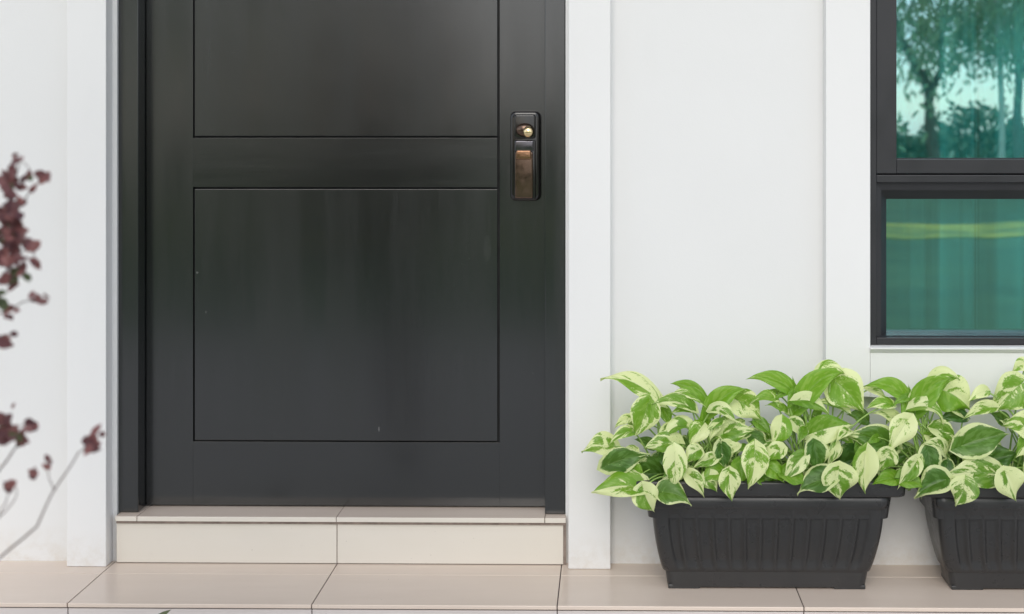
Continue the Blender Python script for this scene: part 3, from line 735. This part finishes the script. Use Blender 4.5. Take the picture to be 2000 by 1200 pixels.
# ------------------------------------------------------------------ garden behind the camera, seen mirrored in the window
def mir(px, py, Vd):                    # point whose mirror image in the pane lies on the sight line of a pixel, Vd metres along it
    q = P(px, py, Vd); return Vector((q.x, 2*3.43-Vd, q.z))
def tree(name, label, pts, r0, crown, mbark, nleaf, lsize, mleaf, group='trees mirrored in the upper window pane'):
    base = pts[0][0].copy(); base.z = GR
    t = thing(name, label, 'tree', base, group)
    V, Fc = [], []; tips = []
    for q, ra, rb in pts:
        pass
    for path, ra, rb in crown['limbs']:
        n = len(path); fine = []
        for a, b in zip(path, path[1:]):
            for k in range(4): fine.append(a.lerp(b, k/4)+rv(.02))
        fine.append(path[-1]); m = len(fine)
        tube(V, Fc, fine, [ra+(rb-ra)*i/(m-1) for i in range(m)], 8); tips += fine[m//3:]
    obj('trunk', (V, Fc), mbark, t, True)
    V, Fc = [], []
    for k in range(int(crown['clumps']*.36)):
        c = rnd.choice(crown['centres'])+Vector((rnd.gauss(0, 1)*crown['sp'][0], rnd.gauss(0, 1)*crown['sp'][1], rnd.gauss(0, 1)*crown['sp'][2]))
        for j in range(nleaf):
            A = c+Vector((rnd.gauss(0, 1), rnd.gauss(0, 1), rnd.gauss(0, 1.2)))*crown['g']
            d = Vector((rnd.uniform(-.6, .6), rnd.uniform(-.6, .6), -rnd.uniform(.3, 1)))
            small_leaf(V, Fc, A, d, Vector((rnd.uniform(-1, 1), 1, rnd.uniform(-1, 1))), lsize*rnd.uniform(.7, 1.3), lsize*.30)
    obj('crown', (V, Fc), mleaf, t)
    return t
def limb(pp, Vd, ra, rb, ground=False):
    q = [mir(x, y, Vd) for x, y in pp]
    if ground: g0 = q[0].copy(); g0.z = GR-.05; q = [g0]+q
    return (q, ra, rb)
Va = 30.0
l1 = [limb([(1822,330),(1812,215),(1808,172)], Va, .13, .10, True), limb([(1808,172),(1785,130),(1758,85),(1735,20),(1725,-80)], Va, .12, .06),
      limb([(1812,180),(1832,140),(1838,80),(1850,0),(1855,-90)], Va, .09, .05), limb([(1838,90),(1870,60),(1900,20)], Va, .025, .01), limb([(1770,105),(1790,60),(1830,20)], Va, .03, .012)]
tree('tree', 'brown forked tree mirrored at the left of the upper window pane', [(l1[0][0][0], 0, 0)], .1,
     dict(limbs=l1, clumps=95, centres=[mir(x, y, Va+rnd.uniform(-1, 1)) for x, y in ((1780,20),(1800,50),(1835,60),(1860,20),(1870,85),(1760,-30),(1790,75),(1885,110),(1830,-60),(1880,-60),(1700,-20),(1700,-90))], sp=(.36, .8, .30), g=.34),
     M_bark, 44, .22, M_treeleaf)
Vb = 29.0
l2 = [limb([(1960,380),(1954,280),(1950,200),(1946,100),(1944,20),(1940,-120)], Vb, .085, .06, True), limb([(1946,60),(1980,10),(2010,-40)], Vb, .02, .008), limb([(1944,20),(1915,-10),(1900,-60)], Vb, .02, .008)]
tree('tree', 'slender pale trunked tree mirrored near the right of the upper window pane', [(l2[0][0][0], 0, 0)], .1,
     dict(limbs=l2, clumps=80, centres=[mir(x, y, Vb+rnd.uniform(-1, 1)) for x, y in ((1930,10),(1960,0),(1910,50),(1975,50),(1985,75),(1920,-50),(1990,-20),(1905,60))], sp=(.34, .8, .30), g=.34),
     M_palebark, 44, .22, M_treeleaf)
Vc = 33.0
l3 = [limb([(1990,330),(1985,230),(1988,140),(1995,60),(2010,-40)], Vc, .16, .08, True), limb([(1988,150),(2030,90),(2060,20)], Vc, .07, .03)]
tree('tree', 'thicker tree mirrored behind the others at the right edge of the window', [(l3[0][0][0], 0, 0)], .1,
     dict(limbs=l3, clumps=90, centres=[mir(x, y, Vc+rnd.uniform(-1, 1)) for x, y in ((1990,60),(2010,100),(2030,60),(1985,10),(2040,-20))], sp=(.6, .9, .5), g=.36),
     M_bark, 38, .18, M_treeleaf)
l4 = [limb([(1560,360),(1556,200),(1550,60),(1540,-120)], 20, .14, .08, True)]
tree('tree', 'leafy garden tree mirrored beyond the left side of the window', [(l4[0][0][0], 0, 0)], .1,
     dict(limbs=l4, clumps=110, centres=[mir(x, y, 20) for x, y in ((1560,60),(1500,-10),(1620,0),(1560,-100),(1640,-90),(1480,-100))], sp=(.9, .9, .8), g=.4),
     M_bark, 34, .18, M_treeleaf)
l5 = [limb([(300,360),(296,200),(290,60),(280,-120)], 22, .16, .08, True), limb([(292,80),(200,-20),(120,-120)], 22, .07, .03), limb([(292,60),(400,-60),(450,-160)], 22, .07, .03)]
tree('tree', 'broad leafy garden tree standing opposite the left half of the door', [(l5[0][0][0], 0, 0)], .1,
     dict(limbs=l5, clumps=300, centres=[mir(x, y, 22) for x, y in ((300,60),(200,-10),(400,0),(300,-160),(120,-90),(480,-130),(60,60),(200,-250),(400,-260),(380,100))], sp=(.8, .9, .7), g=.4),
     M_bark, 40, .22, M_treeleaf, 'trees across the lawn')
# garden hedge bushes in a row
for k in range(11):
    x = -11+3.6*k; bh = rnd.uniform(1.9, 2.7)
    b = thing('bush', 'rounded green bush in the far row across the lawn', 'bush', (x, -30, GR), 'bushes across the lawn')
    V, Fc = [], []
    for j in range(1500):
        th, ph = rnd.uniform(0, 2*PI), math.acos(rnd.uniform(-.1, 1)); rr_ = rnd.uniform(.78, 1.02)*(1+.12*math.sin(3*th+k))
        A = Vector((x+2.1*rr_*math.sin(ph)*math.cos(th), -30+1.3*rr_*math.sin(ph)*math.sin(th), GR+bh*rr_*max(.02, math.cos(ph))))
        small_leaf(V, Fc, A, rv(), rv()+Vector((0, .6, .8)), .26, .16)
    obj('crown', (V, Fc), M_hedge, b); 
    V, Fc = [], []; tube(V, Fc, [Vector((x, -30, GR-.02)), Vector((x+.05, -30, GR+bh*.7))], [.08, .04], 8); obj('trunk', (V, Fc), M_bark, b)
